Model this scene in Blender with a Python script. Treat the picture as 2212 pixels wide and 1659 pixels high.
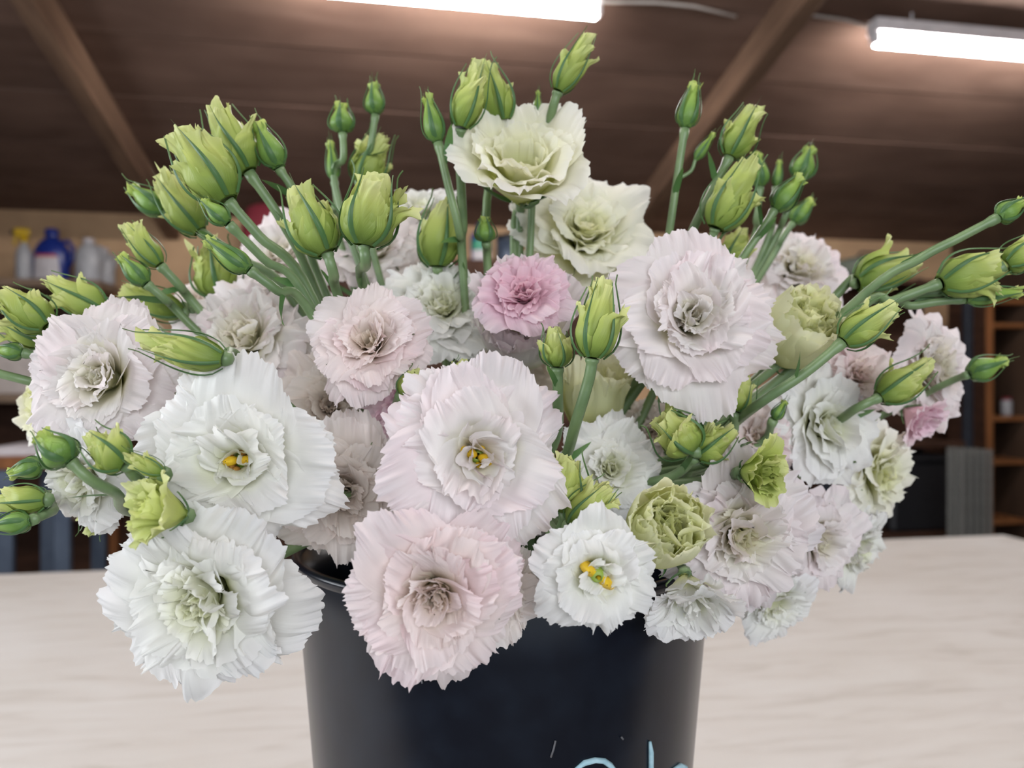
import bpy, math
import numpy as np
from mathutils import Vector, Matrix, Quaternion

# ------------------------------------------------------------------ start
for o in list(bpy.data.objects):
    bpy.data.objects.remove(o, do_unlink=True)
scene = bpy.context.scene
COL = scene.collection
PI = math.pi

# ------------------------------------------------------------------ camera
FPX, CX, CY = 1640.0, 1106.0, 829.5          # focal length and centre in 2212x1659 pixels
CAMZ = 1.28
cam_d = bpy.data.cameras.new('camera')
cam = bpy.data.objects.new('camera', cam_d); COL.objects.link(cam)
cam.location = (0, 0, CAMZ); cam.rotation_euler = (PI / 2, 0, 0)
cam_d.sensor_fit = 'HORIZONTAL'; cam_d.sensor_width = 36.0
cam_d.lens = 36.0 * FPX / 2212.0
cam_d.clip_start = 0.01; cam_d.clip_end = 60
cam_d.dof.use_dof = True
cam_d.dof.focus_distance = 0.325
cam_d.dof.aperture_fstop = 8.0
scene.camera = cam

# ------------------------------------------------------------------ world and light
w = bpy.data.worlds.new('world'); scene.world = w; w.use_nodes = True
bg = w.node_tree.nodes['Background']
bg.inputs['Color'].default_value = (0.75, 0.86, 1.0, 1); bg.inputs['Strength'].default_value = 1.0

YAW = math.radians(10.0)                     # the room is turned against the camera
CA, SA = math.cos(YAW), math.sin(YAW)
def room(r, f, z):                           # room coordinates (right, forward, up) to world
    return Vector((r * CA - f * SA, r * SA + f * CA, z))

def area(name, loc, target, sx, sy, power, color):
    l = bpy.data.lights.new(name, 'AREA'); l.shape = 'RECTANGLE'
    l.size = sx; l.size_y = sy; l.energy = power; l.color = color
    o = bpy.data.objects.new(name, l); COL.objects.link(o)
    o.location = loc
    d = (Vector(target) - Vector(loc)).normalized()
    o.rotation_euler = d.to_track_quat('-Z', 'Y').to_euler()
    return o
# daylight coming in through the window in the left wall; frontal fill light added at the unseen rear doorway
area('window_daylight', room(-2.62, 0.35, 1.75), room(0, 0.35, 1.45), 2.2, 1.2, 62, (0.92, 0.955, 1.0))
area('rear_fill_light', room(0.3, -2.22, 1.9), room(0.1, 0, 1.4), 2.6, 1.2, 50, (0.97, 0.98, 1.0))

vs = scene.view_settings
vs.view_transform = 'Standard'; vs.look = 'None'; vs.gamma = 1.0; vs.use_curve_mapping = False
vs.exposure = 0.1

# ------------------------------------------------------------------ materials
def new_mat(name):
    m = bpy.data.materials.new(name); m.use_nodes = True
    nt = m.node_tree; b = nt.nodes['Principled BSDF']
    return m, nt, b
def N(nt, kind, **kw):
    n = nt.nodes.new(kind)
    for k, v in kw.items(): setattr(n, k, v)
    return n
def ramp(nt, stops, fac):
    r = N(nt, 'ShaderNodeValToRGB'); e = r.color_ramp.elements
    while len(e) < len(stops): e.new(0.5)
    for i, (p, c) in enumerate(stops):
        e[i].position = p; e[i].color = (*c, 1)
    nt.links.new(fac, r.inputs['Fac']); return r.outputs['Color']

def mat_plain(name, c, rough=0.5, c2=None, scale=20.0, bump=0.0, metal=0.0, spec=0.5, stretch=(1, 1, 1)):
    m, nt, b = new_mat(name)
    tc = N(nt, 'ShaderNodeTexCoord'); mp = N(nt, 'ShaderNodeMapping'); mp.inputs['Scale'].default_value = stretch
    nt.links.new(tc.outputs['Object'], mp.inputs['Vector'])
    nz = N(nt, 'ShaderNodeTexNoise'); nz.inputs['Scale'].default_value = scale; nz.inputs['Detail'].default_value = 6
    nt.links.new(mp.outputs['Vector'], nz.inputs['Vector'])
    c2 = c2 or tuple(x * 0.85 for x in c)
    col = ramp(nt, [(0.35, c2), (0.65, c)], nz.outputs['Fac'])
    nt.links.new(col, b.inputs['Base Color'])
    b.inputs['Roughness'].default_value = rough; b.inputs['Metallic'].default_value = metal
    b.inputs['Specular IOR Level'].default_value = spec
    if bump:
        bp = N(nt, 'ShaderNodeBump'); bp.inputs['Strength'].default_value = bump; bp.inputs['Distance'].default_value = 0.002
        nt.links.new(nz.outputs['Fac'], bp.inputs['Height']); nt.links.new(bp.outputs['Normal'], b.inputs['Normal'])
    return m

def mat_wood(name, dark, light, scale=3.0, stretch=(1, 8, 8), rough=0.7, knots=True):
    m, nt, b = new_mat(name)
    tc = N(nt, 'ShaderNodeTexCoord'); mp = N(nt, 'ShaderNodeMapping'); mp.inputs['Scale'].default_value = stretch
    oi = N(nt, 'ShaderNodeObjectInfo')
    ad = N(nt, 'ShaderNodeVectorMath', operation='ADD')
    sc = N(nt, 'ShaderNodeVectorMath', operation='SCALE'); sc.inputs[3].default_value = 7.0
    nt.links.new(oi.outputs['Location'], sc.inputs[0])
    nt.links.new(tc.outputs['Object'], ad.inputs[0]); nt.links.new(sc.outputs[0], ad.inputs[1])
    nt.links.new(ad.outputs[0], mp.inputs['Vector'])
    n1 = N(nt, 'ShaderNodeTexNoise'); n1.inputs['Scale'].default_value = scale; n1.inputs['Detail'].default_value = 8
    n1.inputs['Distortion'].default_value = 0.8
    nt.links.new(mp.outputs['Vector'], n1.inputs['Vector'])
    col = ramp(nt, [(0.3, dark), (0.7, light)], n1.outputs['Fac'])
    n2 = N(nt, 'ShaderNodeTexNoise'); n2.inputs['Scale'].default_value = 1.6; n2.inputs['Detail'].default_value = 3
    nt.links.new(ad.outputs[0], n2.inputs['Vector'])
    mx = N(nt, 'ShaderNodeMix', data_type='RGBA', blend_type='MULTIPLY'); mx.inputs['Factor'].default_value = 0.55
    nt.links.new(col, mx.inputs['A'])
    c2 = ramp(nt, [(0.3, (0.55, 0.5, 0.48)), (0.7, (1.25, 1.2, 1.15))], n2.outputs['Fac'])
    nt.links.new(c2, mx.inputs['B'])
    nt.links.new(mx.outputs['Result'], b.inputs['Base Color'])
    b.inputs['Roughness'].default_value = rough; b.inputs['Specular IOR Level'].default_value = 0.25
    bp = N(nt, 'ShaderNodeBump'); bp.inputs['Strength'].default_value = 0.25; bp.inputs['Distance'].default_value = 0.003
    nt.links.new(n1.outputs['Fac'], bp.inputs['Height']); nt.links.new(bp.outputs['Normal'], b.inputs['Normal'])
    return m

def mat_petal(name, stops, blotch, blotch_amt=0.35, transl=0.3, rough=0.55, vein=0.25, transl_tint=(1, 1, 1)):
    """petal colour runs from its base to its rim (UV v), as in the flower itself"""
    m, nt, b = new_mat(name)
    uv = N(nt, 'ShaderNodeUVMap'); sp = N(nt, 'ShaderNodeSeparateXYZ')
    nt.links.new(uv.outputs['UV'], sp.inputs['Vector'])
    oi = N(nt, 'ShaderNodeObjectInfo'); tc = N(nt, 'ShaderNodeTexCoord')
    ad = N(nt, 'ShaderNodeVectorMath', operation='ADD')
    cb = N(nt, 'ShaderNodeCombineXYZ'); mu = N(nt, 'ShaderNodeMath', operation='MULTIPLY'); mu.inputs[1].default_value = 13.0
    nt.links.new(oi.outputs['Random'], mu.inputs[0]); nt.links.new(mu.outputs[0], cb.inputs['X'])
    nt.links.new(tc.outputs['Object'], ad.inputs[0]); nt.links.new(cb.outputs[0], ad.inputs[1])
    nz = N(nt, 'ShaderNodeTexNoise'); nz.inputs['Scale'].default_value = 45.0; nz.inputs['Detail'].default_value = 2
    nt.links.new(ad.outputs[0], nz.inputs['Vector'])
    # wobble the colour zones a little
    m1 = N(nt, 'ShaderNodeMath', operation='MULTIPLY_ADD'); m1.inputs[1].default_value = 0.25; m1.inputs[2].default_value = -0.125
    nt.links.new(nz.outputs['Fac'], m1.inputs[0])
    m2 = N(nt, 'ShaderNodeMath', operation='ADD'); nt.links.new(sp.outputs['Y'], m2.inputs[0]); nt.links.new(m1.outputs[0], m2.inputs[1])
    col = ramp(nt, stops, m2.outputs[0])
    mx = N(nt, 'ShaderNodeMix', data_type='RGBA')
    bf = N(nt, 'ShaderNodeMapRange'); bf.inputs['From Min'].default_value = 0.45; bf.inputs['From Max'].default_value = 0.75
    bf.inputs['To Max'].default_value = blotch_amt
    n2 = N(nt, 'ShaderNodeTexNoise'); n2.inputs['Scale'].default_value = 28.0
    nt.links.new(ad.outputs[0], n2.inputs['Vector']); nt.links.new(n2.outputs['Fac'], bf.inputs['Value'])
    nt.links.new(bf.outputs['Result'], mx.inputs['Factor'])
    nt.links.new(col, mx.inputs['A']); mx.inputs['B'].default_value = (*blotch, 1)
    nt.links.new(mx.outputs['Result'], b.inputs['Base Color'])
    b.inputs['Roughness'].default_value = rough; b.inputs['Specular IOR Level'].default_value = 0.3
    # fine veins running up the petal
    wv = N(nt, 'ShaderNodeMath', operation='MULTIPLY'); wv.inputs[1].default_value = 34.0
    nt.links.new(sp.outputs['X'], wv.inputs[0])
    cv = N(nt, 'ShaderNodeCombineXYZ'); nt.links.new(wv.outputs[0], cv.inputs['X']); 
    wy = N(nt, 'ShaderNodeMath', operation='MULTIPLY'); wy.inputs[1].default_value = 2.5
    nt.links.new(sp.outputs['Y'], wy.inputs[0]); nt.links.new(wy.outputs[0], cv.inputs['Y']); nt.links.new(mu.outputs[0], cv.inputs['Z'])
    n3 = N(nt, 'ShaderNodeTexNoise'); n3.inputs['Scale'].default_value = 1.0; n3.inputs['Detail'].default_value = 3
    nt.links.new(cv.outputs[0], n3.inputs['Vector'])
    bp = N(nt, 'ShaderNodeBump'); bp.inputs['Strength'].default_value = vein; bp.inputs['Distance'].default_value = 0.0012
    nt.links.new(n3.outputs['Fac'], bp.inputs['Height']); nt.links.new(bp.outputs['Normal'], b.inputs['Normal'])
    tr = N(nt, 'ShaderNodeBsdfTranslucent')
    tm = N(nt, 'ShaderNodeMix', data_type='RGBA', blend_type='MULTIPLY'); tm.inputs['Factor'].default_value = 1.0
    nt.links.new(mx.outputs['Result'], tm.inputs['A']); tm.inputs['B'].default_value = (*transl_tint, 1)
    nt.links.new(tm.outputs['Result'], tr.inputs['Color'])
    ms = N(nt, 'ShaderNodeMixShader'); ms.inputs['Fac'].default_value = transl
    nt.links.new(b.outputs['BSDF'], ms.inputs[1]); nt.links.new(tr.outputs['BSDF'], ms.inputs[2])
    nt.links.new(ms.outputs['Shader'], nt.nodes['Material Output'].inputs['Surface'])
    return m

M = {}
M['white'] = mat_petal('petal_white', [(0.0, (.56, .62, .18)), (.30, (.84, .86, .56)), (.58, (.91, .91, .86)), (.95, (.915, .913, .915))], (.91, .872, .895), transl=.46)
M['cream'] = mat_petal('petal_cream', [(0.0, (.60, .66, .10)), (.35, (.82, .84, .36)), (.65, (.88, .875, .66)), (.95, (.915, .90, .84))], (.90, .87, .80), transl=.46)
M['ivory'] = mat_petal('petal_ivory', [(0.0, (.58, .63, .14)), (.33, (.84, .85, .48)), (.62, (.90, .895, .77)), (.95, (.915, .905, .875))], (.91, .87, .85), transl=.46)
M['blush'] = mat_petal('petal_blush', [(0.0, (.60, .62, .20)), (.30, (.86, .84, .60)), (.58, (.91, .885, .86)), (.95, (.91, .85, .868))], (.90, .745, .79), .5, transl=.46)
M['rose'] = mat_petal('petal_rose', [(0.0, (.68, .60, .32)), (.30, (.87, .79, .64)), (.58, (.91, .83, .80)), (.95, (.91, .825, .835))], (.89, .68, .73), .55, transl=.46)
M['pink'] = mat_petal('petal_pink', [(0.0, (.74, .52, .48)), (.3, (.84, .57, .64)), (.6, (.87, .66, .735)), (.95, (.90, .77, .825))], (.87, .60, .70), .5, transl=.46)
M['shell'] = mat_petal('petal_shell', [(0.0, (.62, .52, .34)), (.28, (.80, .70, .58)), (.58, (.89, .83, .78)), (.95, (.90, .85, .84))], (.87, .74, .70), .45, transl=.46)
M['butter'] = mat_petal('petal_butter', [(0.0, (.50, .58, .12)), (.3, (.76, .79, .30)), (.65, (.87, .88, .55)), (.95, (.89, .895, .68))], (.87, .89, .68), .4, transl=.46)
M['lime'] = mat_petal('petal_lime', [(0.0, (.17, .28, .05)), (.35, (.34, .44, .095)), (.72, (.53, .60, .17)), (1.0, (.74, .76, .36))], (.34, .45, .10), .45, transl=.3, rough=.45)
M['limepale'] = mat_petal('petal_pale_lime', [(0.0, (.26, .40, .05)), (.3, (.54, .62, .15)), (.7, (.66, .71, .26)), (1.0, (.74, .76, .40))], (.56, .66, .20), .45, transl=.3, rough=.45)
M['green'] = mat_petal('bud_green', [(0.0, (.10, .20, .045)), (.4, (.19, .33, .07)), (.8, (.32, .46, .09)), (1.0, (.5, .58, .16))], (.14, .27, .06), .5, transl=.12, rough=.4)
M['sepal'] = mat_petal('sepal_green', [(0.0, (.075, .165, .055)), (.5, (.07, .15, .06)), (1.0, (.14, .21, .08))], (.10, .20, .06), .5, transl=.12, rough=.4, vein=.1)
M['stem'] = mat_plain('stem_green', (.18, .265, .12), .42, (.115, .185, .08), 60, .1)
M['leaf'] = mat_petal('leaf_green', [(0.0, (.09, .20, .06)), (.5, (.08, .18, .055)), (1.0, (.12, .22, .06))], (.05, .13, .04), .5, transl=.2, rough=.4, vein=.15)
M['anther'] = mat_plain('anther_yellow', (.78, .52, .02), .5, (.65, .40, .02), 400)
M['anther_brown'] = mat_plain('anther_brown', (.38, .19, .03), .7, (.25, .11, .02), 400)
M['ovary'] = mat_plain('ovary_green', (.30, .42, .06), .5)

# ------------------------------------------------------------------ mesh helpers
def link(o, parent=None):
    COL.objects.link(o)
    if parent: o.parent = parent
    return o
def mesh_obj(name, verts, faces, mat, parent=None, smooth=True, uv=None):
    me = bpy.data.meshes.new(name); me.from_pydata(verts, [], faces)
    if smooth: me.polygons.foreach_set('use_smooth', np.ones(len(faces), bool))
    me.materials.append(mat)
    if uv is not None:
        l = me.uv_layers.new(name='UVMap'); li = np.empty(len(me.loops), np.int32)
        me.loops.foreach_get('vertex_index', li); l.data.foreach_set('uv', uv[li].ravel())
    me.update()
    return link(bpy.data.objects.new(name, me), parent)
def tag(o, label, cat, group=None, kind=None):
    if label: o['label'] = label
    if cat: o['category'] = cat
    if group: o['group'] = group
    if kind: o['kind'] = kind
    return o
def empty(name, loc, label=None, cat=None, group=None):
    o = bpy.data.objects.new(name, None); o.empty_display_size = 0.02; o.location = loc
    link(o); return tag(o, label, cat, group)

class MB:                                     # collects shapes for one mesh
    def __init__(s): s.v = []; s.f = []
    def add(s, v, f):
        n = len(s.v); s.v += [tuple(p) for p in v]; s.f += [tuple(i + n for i in q) for q in f]; return s
    def box(s, c, d, rot=None, bev=0.0):
        x, y, z = d[0] / 2, d[1] / 2, d[2] / 2
        if bev <= 0:
            V = [Vector((sx * x, sy * y, sz * z)) for sx in (-1, 1) for sy in (-1, 1) for sz in (-1, 1)]
            F = [(0, 1, 3, 2), (4, 6, 7, 5), (0, 4, 5, 1), (2, 3, 7, 6), (0, 2, 6, 4), (1, 5, 7, 3)]
        else:
            b = min(bev, x * .9, y * .9, z * .9); V = []; F = []
            prof = [(x - b, y), (x, y - b), (x, -y + b), (x - b, -y), (-x + b, -y), (-x, -y + b), (-x, y - b), (-x + b, y)]
            k = (x - b) / x if x else 1
            for zz, sx, sy in ((-z, b, b), (-z + b, 0, 0), (z - b, 0, 0), (z, b, b)):
                for (px, py) in prof:
                    V.append(Vector((px - math.copysign(sx, px), py - math.copysign(sy, py), zz)))
            for i in range(3):
                for j in range(8):
                    F.append((i * 8 + j, i * 8 + (j + 1) % 8, (i + 1) * 8 + (j + 1) % 8, (i + 1) * 8 + j)[::-1])
            F.append(tuple(range(8))); F.append(tuple(range(31, 23, -1)))
        if rot: V = [rot @ p for p in V]
        return s.add([p + Vector(c) for p in V], F)
    def lathe(s, prof, seg=32, c=(0, 0, 0), sx=1.0, sy=1.0, cap0=False, cap1=False):
        V = []; F = []; n = len(prof)
        for (r, z) in prof:
            for j in range(seg):
                a = 2 * PI * j / seg; V.append((c[0] + r * sx * math.cos(a), c[1] + r * sy * math.sin(a), c[2] + z))
        for i in range(n - 1):
            for j in range(seg):
                F.append((i * seg + j, i * seg + (j + 1) % seg, (i + 1) * seg + (j + 1) % seg, (i + 1) * seg + j))
        if cap0: F.append(tuple(range(seg - 1, -1, -1)))
        if cap1: F.append(tuple((n - 1) * seg + j for j in range(seg)))
        return s.add(V, F)
    def tube(s, pts, rad, seg=8):
        pts = [Vector(p) for p in pts]; n = len(pts)
        if not hasattr(rad, '__len__'): rad = [rad] * n
        V = []; F = []; ref = None
        for i, p in enumerate(pts):
            t = (pts[min(i + 1, n - 1)] - pts[max(i - 1, 0)]).normalized()
            if ref is None: ref = t.orthogonal().normalized()
            ref = (ref - t * ref.dot(t)).normalized(); b = t.cross(ref)
            for j in range(seg):
                a = 2 * PI * j / seg; V.append(p + (ref * math.cos(a) + b * math.sin(a)) * rad[i])
        for i in range(n - 1):
            for j in range(seg):
                F.append((i * seg + j, i * seg + (j + 1) % seg, (i + 1) * seg + (j + 1) % seg, (i + 1) * seg + j))
        F.append(tuple(range(seg - 1, -1, -1))); F.append(tuple((n - 1) * seg + j for j in range(seg)))
        return s.add(V, F)
    def obj(s, name, mat, parent=None, smooth=False):
        return mesh_obj(name, s.v, s.f, mat, parent, smooth)

def at(px, py, d):                             # a pixel and its depth to a point
    return Vector(((px - CX) / FPX * d, d, CAMZ - (py - CY) / FPX * d))

# ------------------------------------------------------------------ the room
FAR, LEFT, RIGHT, REAR = 5.0, -2.75, 4.2, -2.4
WTOP, SLOPE = 2.32, 0.233
TABZ = 0.80
def ceil_z(f): return WTOP + SLOPE * (FAR - f)
M['ceil'] = mat_wood('ceiling_boards', (.135, .082, .062), (.21, .135, .105), 1.6, (0.8, 3, 3))
M['beam'] = mat_wood('rafter_wood', (.14, .085, .058), (.30, .19, .125), 2.5, (8, .7, 8))
M['wall'] = mat_plain('wall_tan', (.60, .39, .225), .85, (.50, .32, .185), 4, .05)
M['walldark'] = mat_wood('wall_boards', (.05, .03, .02), (.11, .065, .04), 2, (1, 1, .4))
M['floor'] = mat_plain('floor_concrete', (.16, .15, .14), .8, (.11, .10, .095), 6, .1)

def room_obj(o):
    o.rotation_euler.z = YAW; return o
def struct(o):
    o['kind'] = 'structure'; return o
def rbox(name, r0, r1, f0, f1, z0, z1, mat, parent=None, bev=0.0):
    c = room((r0 + r1) / 2, (f0 + f1) / 2, (z0 + z1) / 2)
    o = MB().box((0, 0, 0), (abs(r1 - r0), abs(f1 - f0), abs(z1 - z0)), bev=bev).obj(name, mat)
    o.location = c; o.rotation_euler.z = YAW
    if parent:
        o.parent = parent; o.matrix_parent_inverse = parent.matrix_basis.inverted()
    return o
struct(rbox('floor', LEFT - .1, RIGHT + .1, REAR - .1, FAR + .1, -.1, 0, M['floor']))
struct(rbox('wall_far', LEFT - .1, RIGHT + .1, FAR, FAR + .1, 0, WTOP + .05, M['wall']))
struct(rbox('wall_right', RIGHT, RIGHT + .1, REAR, FAR, 0, 4.2, M['walldark']))
wl = struct(rbox('wall_left', LEFT - .1, LEFT, 1.75, FAR, 0, 4.2, M['walldark']))
for (f0, f1, z0, z1) in ((REAR, -1.05, 0, 4.2), (-1.05, 1.75, 0, 1.0), (-1.05, 1.75, 2.5, 4.2)):
    rbox('wall_panel', LEFT - .1, LEFT, f0, f1, z0, z1, M['walldark'], wl)
wr = struct(rbox('wall_rear', LEFT - .1, -1.2, REAR - .1, REAR, 0, 4.2, M['walldark']))
for (r0, r1, z0, z1) in ((1.8, RIGHT, 0, 4.2), (-1.2, 1.8, 2.6, 4.2)):
    rbox('wall_panel', r0, r1, REAR - .1, REAR, z0, z1, M['walldark'], wr)
# window frame in the left wall
M['frame'] = mat_plain('window_frame_paint', (.55, .55, .52), .5)
wf = struct(rbox('window_1', LEFT - .09, LEFT - .01, -1.05, 1.75, 1.0, 1.05, M['frame']))
for (f0, f1, z0, z1) in ((-1.05, 1.75, 2.45, 2.5), (-1.05, -1.0, 1.05, 2.45), (1.70, 1.75, 1.05, 2.45), (.33, .37, 1.05, 2.45)):
    rbox('window_frame', LEFT - .09, LEFT - .01, f0, f1, z0, z1, M['frame'], wf)

# sloping board ceiling: every board a piece of its own, with a gap between boards
sl = math.atan(SLOPE)
ce = MB().box((0, 0, 0), (RIGHT - LEFT + .4, (FAR - REAR + .4) / math.cos(sl), .04)).obj('ceiling', M['ceil'])
struct(ce)
fm = (FAR + REAR) / 2
ce.location = room((LEFT + RIGHT) / 2, fm, ceil_z(fm) + .05); ce.rotation_euler = (Matrix.Rotation(YAW, 3, 'Z') @ Matrix.Rotation(-sl, 3, 'X')).to_euler()
bw = 0.44; k = 0
board_me = None
nb = int((FAR - REAR) / (bw * math.cos(sl))) + 2
for i in range(nb):
    f = FAR + .05 - (i + .5) * bw * math.cos(sl)
    if board_me is None:
        board = MB().box((0, 0, 0), (RIGHT - LEFT + .3, bw - .008, .02)).obj('ceiling_board', M['ceil']); board_me = board.data
    else:
        board = link(bpy.data.objects.new('ceiling_board', board_me))
    board.location = room((LEFT + RIGHT) / 2, f, ceil_z(f) + .012 + (.003 if i % 3 == 0 else 0)); board.rotation_euler = ce.rotation_euler
    board.parent = ce; board.matrix_parent_inverse = ce.matrix_basis.inverted()
def on_ceiling(px, py, drop=0.0):             # where a pixel's ray meets the (lowered) ceiling plane
    dx, dz = (px - CX) / FPX, (CY - py) / FPX
    fr, ff = dx * CA + SA, -dx * SA + CA
    d = (ceil_z(0) - drop - CAMZ) / (dz + SLOPE * ff)
    return fr * d, ff * d, CAMZ + dz * d
for r in (-1.25, 1.62):
    L = (FAR - REAR) / math.cos(sl)
    b = MB().box((0, 0, 0), (.085, L, .15), bev=.006).obj('rafter', M['beam'])
    b.location = room(r, fm, ceil_z(fm) - .075); b.rotation_euler = ce.rotation_euler
    b.parent = ce; b.matrix_parent_inverse = ce.matrix_basis.inverted()

# tube lights hanging under the boards
def emit(name, c, s):
    m, nt, b = new_mat(name)
    b.inputs['Emission Color'].default_value = (*c, 1); b.inputs['Emission Strength'].default_value = s
    b.inputs['Base Color'].default_value = (.9, .9, .9, 1); return m
M['tube'] = emit('tube_light', (1.0, .955, .925), 75)
M['housing'] = mat_plain('lamp_housing_white', (.80, .78, .80), .35)
M['cord'] = mat_plain('cord_white', (.55, .5, .46), .6)
def tube_lamp(r0, r1, f, z, label):
    e = empty('tube_lamp', room((r0 + r1) / 2, f, z), label, 'lamp', 'ceiling tube lamps'); e.rotation_euler.z = YAW
    L = abs(r1 - r0)
    # housing: a shallow trapezoid channel
    pr = [(-.036, .0), (-.030, .055), (.030, .055), (.036, .0)]
    V = [(x, a, b) for x in (-L / 2, L / 2) for (a, b) in pr]
    MB().add(V, [(3, 2, 1, 0), (4, 5, 6, 7), (0, 1, 5, 4), (1, 2, 6, 5), (2, 3, 7, 6), (3, 0, 4, 7)]).obj('housing', M['housing'], e)
    for s in (-1, 1):
        MB().box((s * (L / 2 - .012), 0, -.022), (.024, .05, .045), bev=.006).obj('end_cap', M['housing'], e)
        MB().tube([(s * L * .35, 0, .055), (s * L * .35, 0, ceil_z(f) - z - .0)], .004, 6).obj('hanger', M['housing'], e)
    MB().tube([(x, 0, -.028) for x in np.linspace(-L / 2 + .02, L / 2 - .02, 5)], .026, 16).obj('light_tube', M['tube'], e, True)
    return e
r1_, f1_, z1_ = on_ceiling(1298, 12, .10)
tube_lamp(r1_ - 1.22, r1_, f1_, z1_, 'glowing white tube lamp under the boards, cut by the top edge of the picture')
r2_, f2_, z2_ = on_ceiling(1884, 72, .10)
tube_lamp(r2_, r2_ + 1.22, f2_, z2_, 'glowing white tube lamp with pale housing at top right corner')
tube_lamp(-1.5, -.28, .35, ceil_z(.35) - .12, 'added white fill tube lamp on the ceiling above the bucket, outside the picture')  # unseen lamp added for more overhead light on the flowers
tube_lamp(.5, 1.72, .35, ceil_z(.35) - .12, 'added white fill tube lamp on the ceiling above the table, outside the picture')  # second unseen lamp, added to help light flowers and table
cpts = []
for px, py in ((1300, 4), (1420, 6), (1500, 14), (1590, 36)):
    r, f, z = on_ceiling(px, py, .02); cpts.append(room(r, f, z))
co = MB().tube(cpts, .006, 6).obj('lamp_cord', M['cord'], None, True)
tag(co, 'thin pale cord stapled to the ceiling between the left tube lamp and the rafter', 'cord', 'lamp cords')
cpts = []
for px, py in ((1690, 32), (1760, 34), (1830, 44), (1884, 60)):
    r, f, z = on_ceiling(px, py, .02); cpts.append(room(r, f, z))
co = MB().tube(cpts, .006, 6).obj('lamp_cord', M['cord'], None, True)
tag(co, 'thin pale cord running from the rafter to the right tube lamp', 'cord', 'lamp cords')

# ------------------------------------------------------------------ work table
def mat_table():
    m, nt, b = new_mat('whitewashed_plywood')
    tc = N(nt, 'ShaderNodeTexCoord'); mp = N(nt, 'ShaderNodeMapping'); mp.inputs['Scale'].default_value = (1.2, 7, 7)
    nt.links.new(tc.outputs['Object'], mp.inputs['Vector'])
    n1 = N(nt, 'ShaderNodeTexNoise'); n1.inputs['Scale'].default_value = 3.2; n1.inputs['Detail'].default_value = 8; n1.inputs['Distortion'].default_value = 1.6
    nt.links.new(mp.outputs['Vector'], n1.inputs['Vector'])
    c1 = ramp(nt, [(.30, (.575, .545, .51)), (.46, (.665, .64, .615)), (.7, (.70, .685, .665))], n1.outputs['Fac'])
    n2 = N(nt, 'ShaderNodeTexNoise'); n2.inputs['Scale'].default_value = 2.2; n2.inputs['Detail'].default_value = 5
    nt.links.new(tc.outputs['Object'], n2.inputs['Vector'])
    c2 = ramp(nt, [(.35, (.90, .88, .85)), (.65, (1, 1, 1))], n2.outputs['Fac'])
    mx = N(nt, 'ShaderNodeMix', data_type='RGBA', blend_type='MULTIPLY'); mx.inputs['Factor'].default_value = 1
    nt.links.new(c1, mx.inputs['A']); nt.links.new(c2, mx.inputs['B']); nt.links.new(mx.outputs['Result'], b.inputs['Base Color'])
    b.inputs['Roughness'].default_value = .55
    bp = N(nt, 'ShaderNodeBump'); bp.inputs['Strength'].default_value = .15; bp.inputs['Distance'].default_value = .002
    nt.links.new(n1.outputs['Fac'], bp.inputs['Height']); nt.links.new(bp.outputs['Normal'], b.inputs['Normal'])
    return m
M['table'] = mat_table()
M['tableleg'] = mat_wood('table_leg_wood', (.30, .20, .12), (.42, .30, .18), 3, (8, 8, 1))
T_R0, T_R1, T_F0, T_F1 = -1.35, 1.96, .17, 2.11
tb = empty('work_table', room((T_R0 + T_R1) / 2, (T_F0 + T_F1) / 2, 0), 'large whitewashed plywood work table carrying the bucket of flowers', 'table')
tb.rotation_euler.z = YAW
hw, hd = (T_R1 - T_R0) / 2, (T_F1 - T_F0) / 2
MB().box((0, 0, TABZ - .012), (hw * 2, hd * 2, .024), bev=.003).obj('tabletop', M['table'], tb)
for sx in (-1, 1):
    for sy in (-1, 1):
        MB().box((sx * (hw - .12), sy * (hd - .12), (TABZ - .024) / 2), (.09, .09, TABZ - .024), bev=.004).obj('leg', M['tableleg'], tb)
for sy in (-1, 1):
    MB().box((0, sy * (hd - .12), TABZ - .084), (hw * 2 - .33, .04, .12), bev=.003).obj('apron', M['tableleg'], tb)

# ------------------------------------------------------------------ bucket
BX, BY = -.005, .454
RIMZ = CAMZ - .094
BH = RIMZ - TABZ
def mat_bucket():
    m, nt, b = new_mat('bucket_black_plastic')
    tc = N(nt, 'ShaderNodeTexCoord'); nz = N(nt, 'ShaderNodeTexNoise'); nz.inputs['Scale'].default_value = 60; nz.inputs['Detail'].default_value = 4
    nt.links.new(tc.outputs['Object'], nz.inputs['Vector'])
    nt.links.new(ramp(nt, [(.4, (.0035, .005, .010)), (.7, (.006, .009, .016))], nz.outputs['Fac']), b.inputs['Base Color'])
    b.inputs['Roughness'].default_value = .24; b.inputs['Specular IOR Level'].default_value = .34
    n2 = N(nt, 'ShaderNodeTexNoise'); n2.inputs['Scale'].default_value = 9
    nt.links.new(tc.outputs['Object'], n2.inputs['Vector'])
    bp = N(nt, 'ShaderNodeBump'); bp.inputs['Strength'].default_value = .12; bp.inputs['Distance'].default_value = .002
    nt.links.new(n2.outputs['Fac'], bp.inputs['Height']); nt.links.new(bp.outputs['Normal'], b.inputs['Normal'])
    return m
M['bucket'] = mat_bucket()
M['chalk'] = mat_plain('marker_pale_blue', (.42, .62, .70), .6, (.30, .50, .58), 200)
bk = empty('flower_bucket', (BX, BY, TABZ), 'tall black plastic bucket full of lisianthus stems on the white table', 'bucket')
R_TOP, R_BOT = .1205, .0875
def brad(z): return R_BOT + (R_TOP - R_BOT) * (z / BH)
prof = [(0.001, .004), (R_BOT - .012, .004), (R_BOT - .004, .0), (R_BOT, .004)] + [(brad(z), z) for z in np.linspace(.02, BH - .004, 14)]
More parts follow.
